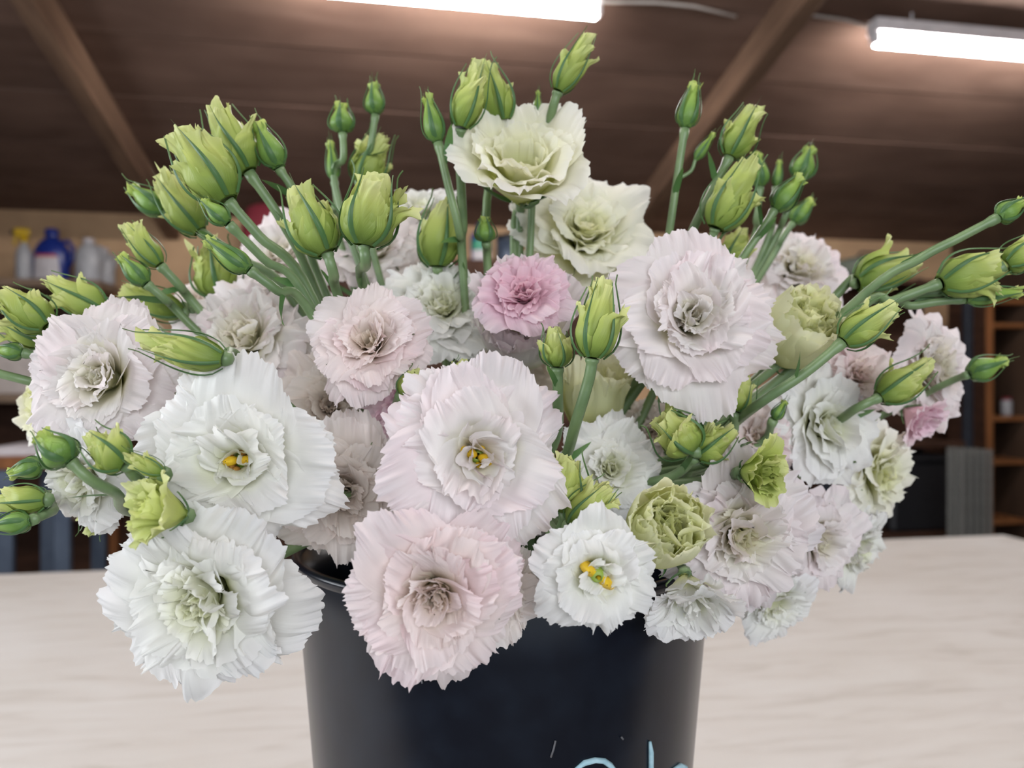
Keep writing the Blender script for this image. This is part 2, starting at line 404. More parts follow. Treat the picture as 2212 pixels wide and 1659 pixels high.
prof += [(R_TOP - .001, BH - .001), (R_TOP - .003, BH - .001), (brad(BH - .03) - .004, BH - .03), (brad(.05) - .0035, .05), (brad(.01) - .0035, .010), (0.001, .010)]
MB().lathe(prof, 96).obj('body', M['bucket'], bk, True)
rp = [(R_TOP - .0005, BH - .006), (R_TOP + .0010, BH - .0045), (R_TOP + .0014, BH - .002), (R_TOP + .0008, BH), (R_TOP - .0025, BH), (R_TOP - .0034, BH - .002), (R_TOP - .0034, BH - .006)]
MB().lathe(rp, 96).obj('rim', M['bucket'], bk, True)
M['water'] = mat_plain('bucket_water', (.02, .03, .03), .05)
MB().lathe([(.001, .10), (brad(.10) - .004, .10)], 64).obj('water', M['water'], bk, True)
def on_bucket(px, py):                        # first hit of a pixel's ray with the bucket's outside, in bucket coordinates
    d = .30
    for _ in range(4000):
        p = at(px, py, d); z = p.z - TABZ
        if math.hypot(p.x - BX, p.y - BY) <= brad(z) + .0006: break
        d += .0002
    return Vector((p.x - BX, p.y - BY, p.z - TABZ))
strokes = [[(1243, 1662), (1262, 1648), (1285, 1642), (1305, 1644), (1318, 1653), (1326, 1664), (1330, 1682), (1322, 1705), (1300, 1722)],
           [(1404, 1602), (1406, 1625), (1406, 1650), (1405, 1680), (1404, 1715)],
           [(1452, 1664), (1470, 1654), (1480, 1658), (1484, 1680), (1480, 1710)]]
M['scuff'] = mat_plain('scuff_grey', (.12, .12, .13), .7)
for sc_ in ([(1200, 1600), (1196, 1618), (1190, 1636)], [(1342, 1592), (1346, 1597)], [(911, 1470), (912, 1476)]):
    MB().tube([on_bucket(*p) for p in sc_], .0005, 5).obj('scuff', M['scuff'], bk, True)
for s in strokes:
    pts = [on_bucket(*p) for p in s]
    MB().tube(pts, [.0007] + [.0014] * (len(pts) - 2) + [.0007], 6).obj('marker_stroke', M['chalk'], bk, True)

# ------------------------------------------------------------------ flower pieces
def smooth(x, a, b):
    t = np.clip((x - a) / (b - a), 0, 1); return t * t * (3 - 2 * t)
def table_from_angles(L, a, rho0, n=60):      # a petal's midline (radius, height) from its lean at base, middle and tip
    t = np.linspace(0, 1.2, n); a0, a1, a2 = [math.radians(x) for x in a]
    # quadratic through the three angles, held past the tip
    tt = np.minimum(t, 1.1)
    al = a0 * 2 * (tt - .5) * (tt - 1) + a1 * -4 * tt * (tt - 1) + a2 * 2 * tt * (tt - .5)
    ds = L * (t[1] - t[0])
    rho = rho0 + np.concatenate([[0], np.cumsum(np.sin(al[:-1]) * ds)])
    z = np.concatenate([[0], np.cumsum(np.cos(al[:-1]) * ds)])
    return t, rho, z
def petal(name, tab, L, W, mat, parent, rng, M4, phi=0, ruf=.06, k=8.0, fringe=.02, crinkle=.012, top=.22, twist=0.0,
          cup=1.0, wave=.05, w0=.22, wfull=.7, nu=48, nv=12, rp=3.0, wend=1.0, tip=2.3, frill=0.0, lean=(0, 0), keel=0.0, crumple=0.0, vs=1.0, lip=0.0):
    T, RH, Z = tab
    al_t = np.arctan2(np.gradient(RH, T), np.gradient(Z, T))
    u = np.linspace(-1, 1, nu); v = np.linspace(0, 1, nv) ** .85
    teeth = rng.normal(0, 1, nu); teeth = .65 * teeth + .35 * np.roll(teeth, 1)
    slow = np.sin(u * rng.uniform(2.5, 4.5) + rng.uniform(0, 6.3)) + .5 * np.sin(u * rng.uniform(6, 9) + rng.uniform(0, 6.3))
    smax = 1 - top * np.abs(u) ** tip + fringe * teeth + .035 * slow * (1 if fringe > 0 else 0)
    t = np.clip(v[:, None] * smax[None, :], 0, 1.19); U = np.broadcast_to(u[None, :], t.shape)
    rho = np.interp(t, T, RH); z = np.interp(t, T, Z); al = np.interp(t, T, al_t)
    wd = W * (w0 + (1 - w0) * smooth(t, 0, wfull)); wd = wd * (1 - (1 - wend) * smooth(t, wfull, 1.0))
    x = wd * U
    rc = np.maximum(np.abs(rho) * cup, .25 * W)
    ang = np.clip(x / rc, -2.6, 2.6)
    p0, p1, p2, p3 = rng.uniform(0, 6.3, 4); kk = k * rng.uniform(.85, 1.15)
    ph = kk * U + p0 + .9 * np.sin(2.3 * U + p1)
    g = .62 * np.sin(ph) + .38 * np.sin(1.9 * ph + p2 + 1.2 * t)
    cr = rng.normal(0, 1, nu)[None, :]
    disp = ruf * L * t ** rp * g + crinkle * L * smooth(t, .72, 1.0) * cr + wave * L * t ** 2 * np.sin(2.1 * U + p3)
    if keel: disp = disp + keel * (1 - np.abs(U))
    if lip: disp = disp + lip * smooth(t, .72, 1.0) ** 1.5
    if crumple:
        cn = 0
        for _ in range(5):
            fu, ft = rng.normal(0, 4.5), rng.normal(0, 8.0); cn = cn + np.sin(fu * U + ft * t + rng.uniform(0, 6.3))
        disp = disp + crumple * cn * smooth(t, .1, .5) * .45
    if frill:
        k2 = rng.uniform(.30, .46) * nu; disp = disp + frill * L * smooth(t, .70, 1.0) ** 1.3 * (np.sin(k2 * U + p1 + 1.5 * np.sin(3.1 * U + p2)) + .5 * np.sin(1.7 * k2 * U + p3))
    shf = ruf * .6 * L * t ** (rp + 1) * np.cos(ph * 1.0 + p3)
    a = ang + phi + twist * t + shf / np.maximum(np.abs(rho), .3 * W)
    ca, sa = np.cos(al), np.sin(al)
    R = rho - rc * (1 - np.cos(ang)) * 0
    # move along the petal's own normal (outwards)
    Rr = R + ca * disp; Zz = z - sa * disp
    dx = rc * np.sin(ang); dr = rc * (1 - np.cos(ang))
    rad = Rr - dr
    aa = phi + twist * t; off = shf
    X = rad * np.cos(aa) - (dx + off) * np.sin(aa) + lean[0] * t * t; Y = rad * np.sin(aa) + (dx + off) * np.cos(aa) + lean[1] * t * t
    P = np.stack([X, Y, Zz], -1).reshape(-1, 3)
    i = np.arange(nv - 1)[:, None] * nu + np.arange(nu - 1)[None, :]; i = i.ravel()
    F = np.stack([i, i + 1, i + nu + 1, i + nu], -1)
    uv = np.stack([U * .5 + .5, t * vs], -1).reshape(-1, 2).astype(np.float32)
    o = mesh_obj(name, P.tolist(), F.tolist(), mat, parent, True, uv)
    o.matrix_basis = M4
    return o
def frame(origin, axis, roll=0.0):
    q = Vector((0, 0, 1)).rotation_difference(Vector(axis).normalized())
    return Matrix.Translation(origin) @ q.to_matrix().to_4x4() @ Matrix.Rotation(roll, 4, 'Z')
def catmull(P, n=8):
    P = [Vector(p) for p in P]; Q = [P[0] * 2 - P[1]] + P + [P[-1] * 2 - P[-2]]; out = []
    for i in range(1, len(Q) - 2):
        for j in range(n):
            t = j / n; a, b, c, d = Q[i - 1:i + 3]
            out.append(.5 * ((2 * b) + (-a + c) * t + (2 * a - 5 * b + 4 * c - d) * t * t + (-a + 3 * b - 3 * c + d) * t ** 3))
    out.append(P[-1]); return out
def leaf(root, parent, p, dirv, L, Wd, rng, name='leaf'):
    tab = (np.linspace(0, 1.2, 12), np.linspace(0, 1.2, 12) ** 2 * L * .25 + .0005, np.linspace(0, 1.2, 12) * L)
    return petal(name, tab, L, Wd, M['leaf'], parent, rng, frame(p, dirv, rng.uniform(0, 6.3)), ruf=.01, fringe=0, crinkle=0, top=.75, tip=1.6,
                 wave=.04, w0=.3, wfull=.4, nu=7, nv=9, cup=6)
def stem(root, B, axis, vias, rng, rad=.0024, leaves=0, head_r=None):
    """stem from the head's base down over the rim into the bucket"""
    pts = [B - axis * .0005]
    if not vias: pts.append(B - axis * .012 + Vector((0, .014, -.006)))
    pts += vias
    last = pts[-1]
    dirx = Vector((B.x - BX, B.y - BY, 0)); l = max(dirx.length, 1e-4)
    k = min(.085, l * .45) / l * rng.uniform(.8, 1.1)
    M_ = Vector((BX + dirx.x * k, BY + dirx.y * k, RIMZ + .012))
    if last.z < RIMZ + .07:
        pts.append(Vector((BX + dirx.x * k * 1.12, BY + dirx.y * k * 1.12, RIMZ + .035)))
    pts.append(M_)
    foot = Vector((BX - dirx.x * k * .35, BY - dirx.y * k * .35, TABZ + .016))
    pts.append((M_ + foot) * .5 + Vector((dirx.x * .02, dirx.y * .02, 0)))
    pts.append(foot)
    C = catmull(pts, 7)
    root.location = foot
    rr = [rad * (1.25 if i < 2 else 1.0) * (1 + .15 * i / len(C)) for i in range(len(C))]
    st = MB().tube([c - foot for c in C], rr, 8).obj('stem', M['stem'], root, True)
    for i in range(leaves):
        j = int(rng.uniform(.10, .55) * len(C)); t = (C[j - 1] - C[j]).normalized()
        side = t.orthogonal().normalized(); side = Quaternion(t, rng.uniform(0, 6.3)) @ side
        leaf(root, st, C[j] - foot, (t * .9 + side * .6), rng.uniform(.012, .028), rng.uniform(.0018, .0034), rng)
    return foot, C

SHAPES = {   # rows of petals, outermost first: count, length, width, lean (base, middle, tip), ruffle
 'open': [(6, 1.28, .64, (40, 62, 128), .055), (6, 1.20, .62, (34, 50, 112), .06), (5, 1.06, .58, (28, 38, 96), .065), (4, .92, .50, (22, 26, 76), .08), (3, .70, .40, (14, 10, 44), .09)],
 'rose': [(6, 1.26, .66, (48, 68, 132), .05), (6, 1.16, .62, (42, 55, 112), .055), (5, 1.04, .58, (36, 42, 94), .06), (5, .94, .52, (30, 30, 72), .065), (5, .84, .46, (24, 20, 52), .065), (4, .74, .40, (18, 10, 34), .065), (3, .64, .32, (12, 2, 18), .06)],
 'pom': [(6, 1.24, .62, (48, 68, 136), .07), (6, 1.15, .58, (42, 58, 116), .08), (6, 1.05, .52, (36, 46, 98), .09), (5, .97, .48, (30, 36, 80), .10), (5, .89, .44, (24, 26, 62), .11), (4, .81, .38, (18, 16, 44), .12), (4, .72, .34, (12, 8, 26), .12), (3, .62, .28, (6, 2, 10), .12)],
 'cup': [(6, 1.25, .62, (52, 34, 84), .05), (5, 1.12, .58, (44, 24, 66), .055), (5, .98, .50, (36, 16, 48), .06), (4, .84, .40, (28, 8, 28), .07)],
 'bigcup': [(5, 1.22, .80, (62, 36, 92), .05), (5, 1.10, .70, (52, 26, 74), .055), (4, .98, .60, (46, 18, 52), .06), (3, .78, .46, (38, 10, 26), .07)],
 'bowl': [(5, 1.4, .66, (70, 10, 30), .04), (5, 1.25, .58, (60, 6, 22), .05), (4, 1.1, .45, (50, 2, 14), .06)],
 'half': [(5, 1.30, .70, (88, 10, -12), .05), (5, 1.22, .62, (78, 6, 0), .07), (5, 1.12, .48, (52, 2, 6), .10), (4, 1.02, .38, (36, 0, 8), .12), (4, .95, .28, (20, 0, 4), .12)],
 'rag': [(4, 1.2, .62, (60, 30, 85), .09), (4, 1.1, .55, (50, 12, 46), .10), (4, 1.0, .46, (40, 4, 20), .11), (3, .9, .34, (30, 0, 4), .12)],
}
GB = 'lisianthus blooms in the bucket'
GU = 'lisianthus buds in the bucket'
def sepals(root, H, r, L, n, rng, tips=1.15, flare=.5, out=1.06, Wf=.30, phi0=0.0, shape=None, lean=(0, 0)):
    t = np.linspace(0, 1.2, 40)
    for i in range(n):
        fl = flare * rng.uniform(.3, 1.5); tl = tips * rng.uniform(.85, 1.1)
        s = np.minimum(t * tl, 1.3)
        rho = shape(np.minimum(s, 1.0)) * out + r * .07 + fl * r * np.clip(s - .55, 0, 1) ** 2 * 2.2
        tab = (t, rho, s * L)
        petal('sepal', tab, L, r * Wf, M['sepal'], root, rng, H, phi=phi0 + 2 * PI * i / n + rng.normal(0, .12), ruf=0, fringe=0, crinkle=0,
              top=.0, wave=.0, w0=.8, wfull=.15, wend=.02, nu=5, nv=16, cup=.9, twist=rng.normal(0, .2), lean=lean, keel=r * .07)
def bloom(px, py, Rpx, d, ax, kind, tint, seed, label, sy=1.0, calyx=True, stamens=None, vias=(), q=1.0, leaves=1, rows=None):
    rng = np.random.default_rng(seed)
    closed = kind in ('half', 'bowl', 'rag', 'bigcup')
    R = Rpx * (1.0 if closed else 1.13) / FPX * d
    axis = Vector((ax[0], -ax[2], ax[1])).normalized()
    C = at(px, py, d)
    lay = SHAPES[kind]
    # scale so that the widest row reaches R
    tabs = [table_from_angles(l[1], l[3], .05) for l in lay]
    def reach(tb): 
        m = tb[0] <= 1.0; return tb[1][m].max()
    S = R / max(reach(tb) for tb in tabs) * .97
    zc = tabs[0][2][tabs[0][0] <= 1.0].max() * S * (.85 if kind in ('open', 'rose', 'pom') else .62)
    O = C - axis * zc
    root = empty('lisianthus_bloom', (0, 0, 0), label, 'flower', GB)
    foot, path = stem(root, O, axis, [at(*v) for v in vias], rng, rad=.0026, leaves=leaves)
    H = Matrix.Translation(-foot) @ frame(O, axis, rng.uniform(0, 6.3))
    if d > .42: q = min(q, .72)
    if Rpx >= 125 and d < .39: q = 1.35
    nu, nv = int(62 * q), int(14 * min(max(q, .8), 1.15))
    for li, (n, l, w, a, ruf) in enumerate(lay):
        off = rng.uniform(0, 6.3)
        for i in range(n):
            L = l * S * (1 + rng.normal(0, .05)); aj = rng.normal(0, 2.5 if closed else 7)
            aa = (a[0] + aj * .4, a[1] + aj, a[2] + aj * 1.4 + rng.normal(0, 5 if closed else 13))
            tab = table_from_angles(L, aa, .05 * S * (1 - li * .1))
            petal('petal', tab, L, w * S * (1 + rng.normal(0, .06)), M[tint], root, rng, H, phi=off + 2 * PI * i / n + rng.normal(0, .17),
                  ruf=ruf * rng.uniform(.8, 1.35), k=rng.uniform(7, 10), fringe=.018, crinkle=.007, frill=.017 if kind != 'half' else .012, wave=.085 * rng.uniform(.3, 1.5), wend=.95, vs=1 - .09 * li, crumple=.016 * L, nu=nu, nv=nv, cup=1.0 if li < 3 else .9,
                  twist=.15 if kind in ('rose', 'pom') else .05)
    if calyx:
        tb0 = tabs[0]; zmid = np.interp(.5, tb0[0], tb0[2]); 
        sh = lambda s: (np.interp(np.interp(s * .42, tb0[2][:30], tb0[0][:30]), tb0[0], tb0[1]) + .03) * S
        sepals(root, H, R * .5, R * .40, 5, rng, flare=.0, Wf=.12, shape=sh)
    if stamens:
        for i in range(5):
            a = 2 * PI * i / 5 + rng.uniform(0, 1); rr = .10 * S; h = .40 * S * rng.uniform(.9, 1.1)
            mb = MB().tube([(rr * .2 * math.cos(a), rr * .2 * math.sin(a), .02 * S), (rr * .8 * math.cos(a), rr * .8 * math.sin(a), h * .6), (rr * math.cos(a), rr * math.sin(a), h)], .0006, 5)
            o = mb.obj('stamen', M['ovary'], root, True); o.matrix_basis = H
            an = MB().lathe([(.0001, -.003), (.0013, -.0015), (.0015, 0), (.0013, .002), (.0001, .0032)], 8, (rr * math.cos(a), rr * math.sin(a), h)).obj('anther', M['anther_brown' if stamens == 'brown' else 'anther'], o, True)
        pi = MB().lathe([(.0035, 0), (.0045, .006), (.003, .012), (.0014, .016), (.0013, .30 * S)], 10).obj('pistil', M['ovary'], root, True); pi.matrix_basis = H
        for sg in (-1, 1):
            MB().lathe([(.0002, -.0015), (.0030, .0005), (.0042, .004), (.0036, .0075), (.0003, .0095)], 12, (sg * .0042, 0, .30 * S), sy=.55).obj('stigma', M['anther'], pi, True)
    return root

def egg(r):    return lambda s: r * np.sin(PI * np.clip(s, 0.004, 1) ** .62) ** .9
def bud(kind, tip, base, wpx, d, seed, label, vias=(), dd=0.0, tint='lime', loose=1, side=None, leaves=1, flare=.5, nsep=5, rag=1.0):
    rng = np.random.default_rng(1000 + seed)
    B = at(base[0], base[1], d); Tp = at(tip[0], tip[1], d + dd)
    axis = (Tp - B); Ln = axis.length; axis = axis.normalized(); r = wpx / 2 / FPX * d
    root = empty('lisianthus_bud', (0, 0, 0), label, 'flower bud', GU)
    foot, path = stem(root, B, axis, [at(*v) for v in vias], rng, rad=.0021 if kind == 'T' else .0024, leaves=leaves)
    H = Matrix.Translation(-foot) @ frame(B, axis, rng.uniform(0, 6.3))
    bud_head(root, root, kind, H, r, Ln, rng, tint, loose, flare, nsep, rag)
    if side:                                   # a small bud branching off the same stem
        (tp, bs, w2, d2, joint) = side
        B2 = at(bs[0], bs[1], d2); T2 = at(tp[0], tp[1], d2); J = at(joint[0], joint[1], d)
        br = MB().tube([p - foot for p in catmull([J, (J + B2) * .5 + Vector((.002, 0, -.001)), B2], 5)], .0011, 6).obj('side_branch', M['stem'], root, True)
        ax2 = (T2 - B2); l2 = ax2.length
        H2 = Matrix.Translation(-foot) @ frame(B2, ax2.normalized(), 0)
        bud_head(root, br, 'T', H2, w2 / 2 / FPX * d2, l2, rng, 'lime', 0, .3, 4, 1.0)
    return root
def bud_head(root, parent, kind, H, r, Ln, rng, tint, loose, flare, nsep, rag):
    t = np.linspace(0, 1.2, 40)
    la = rng.uniform(0, 6.3); lm = r * (.35 if kind == 'O' else .12) * rng.uniform(.4, 1.0); lean = (lm * math.cos(la), lm * math.sin(la))
    if kind == 'T':
        Lb = Ln * .86
        sh = lambda s: r * .93 * np.sin(PI * np.clip(s, .004, 1) ** .56) ** 1.05
        for i in range(3):                     # the rolled petals of the closed bud
            tabp = (t, sh(np.minimum(t * .97 + .01, .99)) * (1 + .012 * i) + r * .05, t * Lb)
            petal('petal', tabp, Lb, r * 1.7, M['green'], parent, rng, H, phi=2 * PI * i / 3, ruf=.03, rp=6, k=5, fringe=.03, crinkle=.008, wave=0,
                  w0=.8, wfull=.2, nu=20, nv=16, twist=.9, top=.12, lean=lean)
        sepals(parent, H, r, Ln, nsep, rng, tips=1.06, flare=flare * .7, Wf=.25, shape=lambda s: sh(s) * 1.04 + r * .04, lean=lean)
    else:
        def sh(s, k=1.0, end=.16):
            s = np.clip(s, 0, 1.0); return r * k * (.10 + .90 * np.sin(PI * (.03 + .90 * s) ** .64) ** .95 + end * s ** 3)
        for i in range(3):                     # inner rolled petals, drawn out to the frayed tip
            tab = (t, sh(t, .72), t * Ln * rng.uniform(.90, 1.04))
            petal('petal', tab, Ln, r * 1.2, M[tint], parent, rng, H, phi=2 * PI * i / 3 + .5, ruf=.05 * rag, rp=4, k=6, fringe=.03, crinkle=.016, wave=.02,
                  w0=.7, wfull=.3, nu=28, nv=15, twist=1.1, top=.3, lean=lean, crumple=.10 * r, frill=.02 * rag)
        for i in range(5):                     # wrapped petals whose frilled rims cross the bud
            rho = sh(t, .86 + .03 * i) + r * rng.uniform(0, .22) * t ** 5
            lz = rng.uniform(.50, .74) if i >= 3 else rng.uniform(.70, .98)
            tab = (t, rho if i < 3 else np.interp(t * lz, t, sh(t, 1.0)), t * Ln * lz)
            petal('petal', tab, Ln, r * 1.1, M[tint], parent, rng, H, phi=2 * PI * i * 2 / 5 + rng.normal(0, .3), ruf=.045 * rag, rp=5, k=6, fringe=.026, crinkle=.010,
                  frill=.034 * rag, wave=.03, w0=.6, wfull=.35, nu=42, nv=16, twist=.75, top=.38, tip=1.7, lean=lean, crumple=.09 * r, lip=(.22 if i < 3 else .34) * r * rag)
        for i in range(loose):                 # petals that have begun to peel away
            rho = sh(t, 1.0) + r * rng.uniform(.5, 1.1) * t ** 4
            tab = (t, rho, t * Ln * rng.uniform(.65, .9))
            petal('petal', tab, Ln, r * 1.0, M[tint], parent, rng, H, phi=rng.uniform(0, 6.3), ruf=.11 * rag, rp=4, k=7, fringe=.045, crinkle=.012, frill=.03,
                  wave=.12, w0=.6, wfull=.4, nu=42, nv=16, twist=.5, top=.34, tip=1.7, lean=lean, crumple=.10 * r)
        sepals(parent, H, r, Ln, nsep, rng, tips=1.04, flare=flare, Wf=.115, out=1.10, shape=lambda s: sh(s, 1.03), lean=lean)

# ------------------------------------------------------------------ blooms: pixel, radius, depth, facing (right, up, towards), shape, tint
bloom(1127, 368, 160, .41, (.02, .60, .80), 'bigcup', 'cream', 1, 'cream cup-shaped bloom with greenish-yellow heart, highest of all the open flowers')
bloom(1262, 510, 158, .46, (.12, .45, .88), 'rose', 'ivory', 2, 'ivory ruffled bloom just below and right of the topmost cream flower')
bloom(1488, 690, 176, .37, (.08, .18, .97), 'rose', 'blush', 3, 'big blush-edged bloom with deep cream cup right of the pink pompon flower')
bloom(1132, 640, 104, .375, (-.05, .42, .90), 'pom', 'pink', 4, 'small tight pink pompon bloom in the middle, the pinkest flower')
bloom(1120, 705, 112, .395, (0, .45, .88), 'bowl', 'blush', 54, 'pale blush bloom seen from the side right under the pink pompon flower')
bloom(800, 742, 132, .355, (-.12, .40, .90), 'rose', 'rose', 5, 'blush pink rose-like bloom with dark swirl centre, left of the pink pompon flower')
bloom(955, 672, 132, .43, (.10, .50, .86), 'pom', 'white', 6, 'pale white ruffled bloom between the rose-like bloom and the pink pompon')
bloom(515, 995, 208, .315, (.06, .04, .99), 'open', 'white', 7, 'very large pure white open bloom with brown anthers in its heart, left of centre', stamens='brown')
bloom(1032, 985, 203, .305, (.10, .10, .98), 'open', 'blush', 8, 'large blush-white open bloom with bright yellow stigma at the centre of the bunch', stamens='yellow')
bloom(940, 1282, 190, .29, (.0, -.06, .99), 'rose', 'rose', 9, 'large pale pink ruffled bloom hanging lowest, in front of the black bucket')
bloom(1080, 1285, 100, .312, (.45, -.05, .88), 'pom', 'shell', 10, 'cream bloom peeping out behind the right side of the lowest pink bloom')
bloom(445, 1283, 212, .305, (-.10, -.22, .96), 'pom', 'white', 11, 'large white carnation-like bloom at lower left, hanging over the table', calyx=False, leaves=0)
bloom(225, 815, 168, .355, (-.05, .18, .97), 'rose', 'blush', 12, 'white bloom with pink inner folds at the far left, behind the big white one')
bloom(195, 1030, 122, .35, (-.35, -.2, .9), 'pom', 'white', 13, 'white ruffled bloom at far left below the pink-folded bloom')
bloom(105, 870, 90, .43, (-.7, .1, .7), 'pom', 'cream', 14, 'cream bloom showing only its frilled edge at the extreme left')
bloom(540, 735, 155, .42, (-.05, .45, .88), 'pom', 'blush', 15, 'pale lilac-white bloom behind the top of the very large white bloom')
bloom(615, 560, 118, .50, (-.1, .5, .85), 'rose', 'blush', 16, 'soft pale bloom behind the fan of long green bud stems')
bloom(815, 540, 110, .50, (0, .5, .86), 'rose', 'blush', 17, 'pale bloom behind the two upright lime buds above the rose-like bloom')
bloom(912, 465, 78, .53, (0, .6, .8), 'pom', 'white', 18, 'small white bloom far back, left of the topmost cream flower')
bloom(745, 1060, 155, .365, (.3, -.05, .95), 'rose', 'shell', 20, 'shaded shell-pink bloom between the very large white bloom and the central one', q=.9)
bloom(715, 880, 135, .40, (.1, .3, .95), 'rose', 'shell', 21, 'pale peach bloom right of the top of the very large white bloom')
bloom(885, 880, 92, .385, (.2, .1, .97), 'pom', 'pink', 22, 'small deep pink bloom tucked in shade above the central open bloom')
bloom(1285, 855, 82, .42, (-.05, .95, .30), 'bowl', 'butter', 23, 'butter-yellow half-open bloom in the shade behind the upright bud stem')
bloom(1318, 1015, 112, .385, (.05, .25, .96), 'rose', 'white', 24, 'white bloom behind the cluster of small ragged green buds')
bloom(1287, 1238, 124, .292, (.05, -.08, .99), 'open', 'white', 25, 'white open bloom with yellow spot hanging before the right half of the bucket', stamens='yellow')
bloom(1440, 1140, 84, .312, (.10, .40, .90), 'half', 'butter', 26, 'pale yellow-green half-open globe bloom with ruffled core at lower right')
bloom(1590, 1150, 168, .365, (.12, -.02, .98), 'pom', 'blush', 27, 'large blush-white ruffled bloom right of the yellow-green globe bloom')
bloom(1488, 1298, 98, .335, (-.05, -.65, .75), 'cup', 'white', 28, 'white bloom facing down at the right edge of the bucket')
bloom(1668, 1300, 92, .42, (.2, -.45, .86), 'rose', 'white', 29, 'bluish-white bloom hanging lowest at right beside the bucket')
bloom(1632, 950, 88, .42, (.05, .3, .95), 'pom', 'rose', 30, 'pinkish frilled bloom above the squat lime bud at right')
bloom(1775, 920, 128, .425, (.3, .15, .93), 'rose', 'white', 31, 'white bloom with big smooth petals right of the squat lime bud')
bloom(1762, 1165, 112, .425, (.4, -.15, .9), 'rose', 'blush', 32, 'soft blush bloom low at right behind the large blush-white one')
bloom(1885, 1020, 118, .465, (.62, -.05, .75), 'pom', 'ivory', 33, 'cream bloom at the right outer edge turned to the side')
bloom(1835, 1180, 98, .455, (.6, -.4, .7), 'pom', 'white', 53, 'white bloom at lower right corner of the bunch above the table')
bloom(2000, 800, 122, .48, (.55, .12, .82), 'pom', 'blush', 34, 'pale blush bloom farthest to the right')
bloom(1985, 905, 56, .46, (.5, -.55, .65), 'cup', 'pink', 35, 'small pink bloom hanging under the farthest right bloom')
bloom(1850, 815, 86, .44, (.05, .25, .96), 'pom', 'rose', 36, 'pink pompon bloom at right behind the long curved bud stem')
bloom(1722, 590, 110, .54, (.2, .45, .87), 'pom', 'blush', 37, 'pale bloom far back at right below the group of upright buds')
bloom(1735, 705, 78, .39, (.25, .55, .80), 'half', 'butter', 38, 'ruffled pale green half-open bloom right of the big blush-edged bloom')
bloom(430, 655, 62, .55, (-.1, .5, .85), 'pom', 'shell', 39, 'small faded pink bloom far back at left, over the lilac-white bloom', q=.8)
bloom(300, 668, 58, .52, (-.2, .5, .85), 'pom', 'white', 40, 'small white bloom far back at left below the twin upright buds', q=.8)
bloom(1405, 935, 74, .44, (0, .2, .97), 'pom', 'shell', 41, 'shaded pinkish bloom under the big blush-edged bloom', q=.8)
bloom(345, 1105, 95, .283, (-.72, .25, .62), 'rag', 'limepale', 42, 'yellow-green ragged half-open bloom lying over the big white blooms at left', vias=[(405, 1108, .345)], leaves=0)
bloom(1640, 1022, 78, .345, (.55, .05, .82), 'rag', 'lime', 43, 'squat lime green half-open bloom with crumpled petals at right', leaves=0)

bloom(1115, 815, 105, .455, (0, .3, .95), 'rose', 'shell', 44, 'shaded shell-coloured bloom deep in the bunch between the pompon and the central bloom')
bloom(1235, 1090, 92, .41, (.1, .0, .99), 'rose', 'blush', 45, 'shaded pale bloom deep behind the ragged pale green bud')
bloom(1560, 880, 90, .46, (.2, .1, .97), 'rose', 'shell', 46, 'shaded shell-coloured bloom deep behind the olive green bud at right')
bloom(620, 690, 105, .455, (.1, .4, .9), 'rose', 'blush', 47, 'pale bloom at the foot of the fan of bud stems')
bloom(400, 880, 120, .40, (-.1, .2, .95), 'rose', 'white', 48, 'white bloom wedged between the pink-folded bloom and the very large white one')
# ------------------------------------------------------------------ buds: T closed, O opening; tip pixel, base pixel, width, depth
bud('O', (390, 272), (492, 432), 108, .36, 1, 'large opening lime bud with long dark sepals, leftmost of the tall pair at upper left', [(560, 510, .365), (675, 645, .38)], leaves=2, flare=.3)
bud('O', (452, 238), (536, 370), 92, .38, 2, 'opening lime bud with pointed top, tallest at upper left', [(610, 480, .385), (688, 640, .40)], leaves=1, flare=.2)
bud('T', (550, 248), (602, 362), 56, .38, 3, 'closed dark green bud right of the tall pair of lime buds', [(640, 430, .385), (690, 600, .41)])
bud('O', (335, 392), (432, 500), 74, .41, 4, 'lime bud half hidden behind the large opening bud at upper left', [(520, 560, .41), (640, 660, .42)])
bud('T', (268, 395), (352, 458), 56, .42, 5, 'closed green bud with yellow tip, outermost at upper left', [(440, 510, .42), (600, 640, .43)])
bud('T', (428, 425), (492, 482), 44, .35, 6, 'small slim green bud just below the large opening bud at upper left', [(570, 560, .36), (672, 662, .375)])
bud('T', (430, 508), (538, 582), 50, .34, 7, 'slender dark green bud pointing left below the fan of bud stems', [(600, 628, .345), (680, 690, .365)], leaves=2)
bud('O', (440, 520), (478, 640), 92, .45, 8, 'blurred yellow-green bud behind the slender dark bud at left', (), leaves=0)
bud('O', (272, 488), (345, 572), 52, .40, 9, 'upper of the twin slim buds in front of the tan wall', [(390, 620, .405), (440, 680, .42)], rag=.7)
bud('T', (250, 545), (316, 612), 46, .39, 10, 'lower of the twin slim buds in front of the tan wall', [(360, 650, .395), (410, 700, .41)])
bud('O', (8, 625), (102, 705), 78, .36, 11, 'opening lime bud with dark sepals at the left edge', [(150, 720, .365), (240, 760, .39)], flare=.35)
bud('O', (105, 612), (226, 672), 72, .385, 12, 'opening lime bud just right of the one at the left edge', [(300, 720, .40)], flare=.6)
bud('O', (-5, 690), (95, 742), 52, .385, 13, 'lower green bud of the group at the left edge, partly hidden', [(150, 770, .39)])
bud('O', (258, 628), (392, 676), 62, .42, 14, 'flat yellow-green bud under the twin slim buds', [(440, 700, .43)])
bud('T', (-18, 752), (48, 762), 38, .36, 15, 'small closed bud at left edge beside the pink-folded bloom', [(110, 778, .365), (200, 820, .40)])
bud('T', (-90, 780), (-30, 800), 40, .36, 16, 'bud stem entering the picture from the left edge below the small closed bud', [(80, 828, .365), (200, 860, .40)], leaves=0)
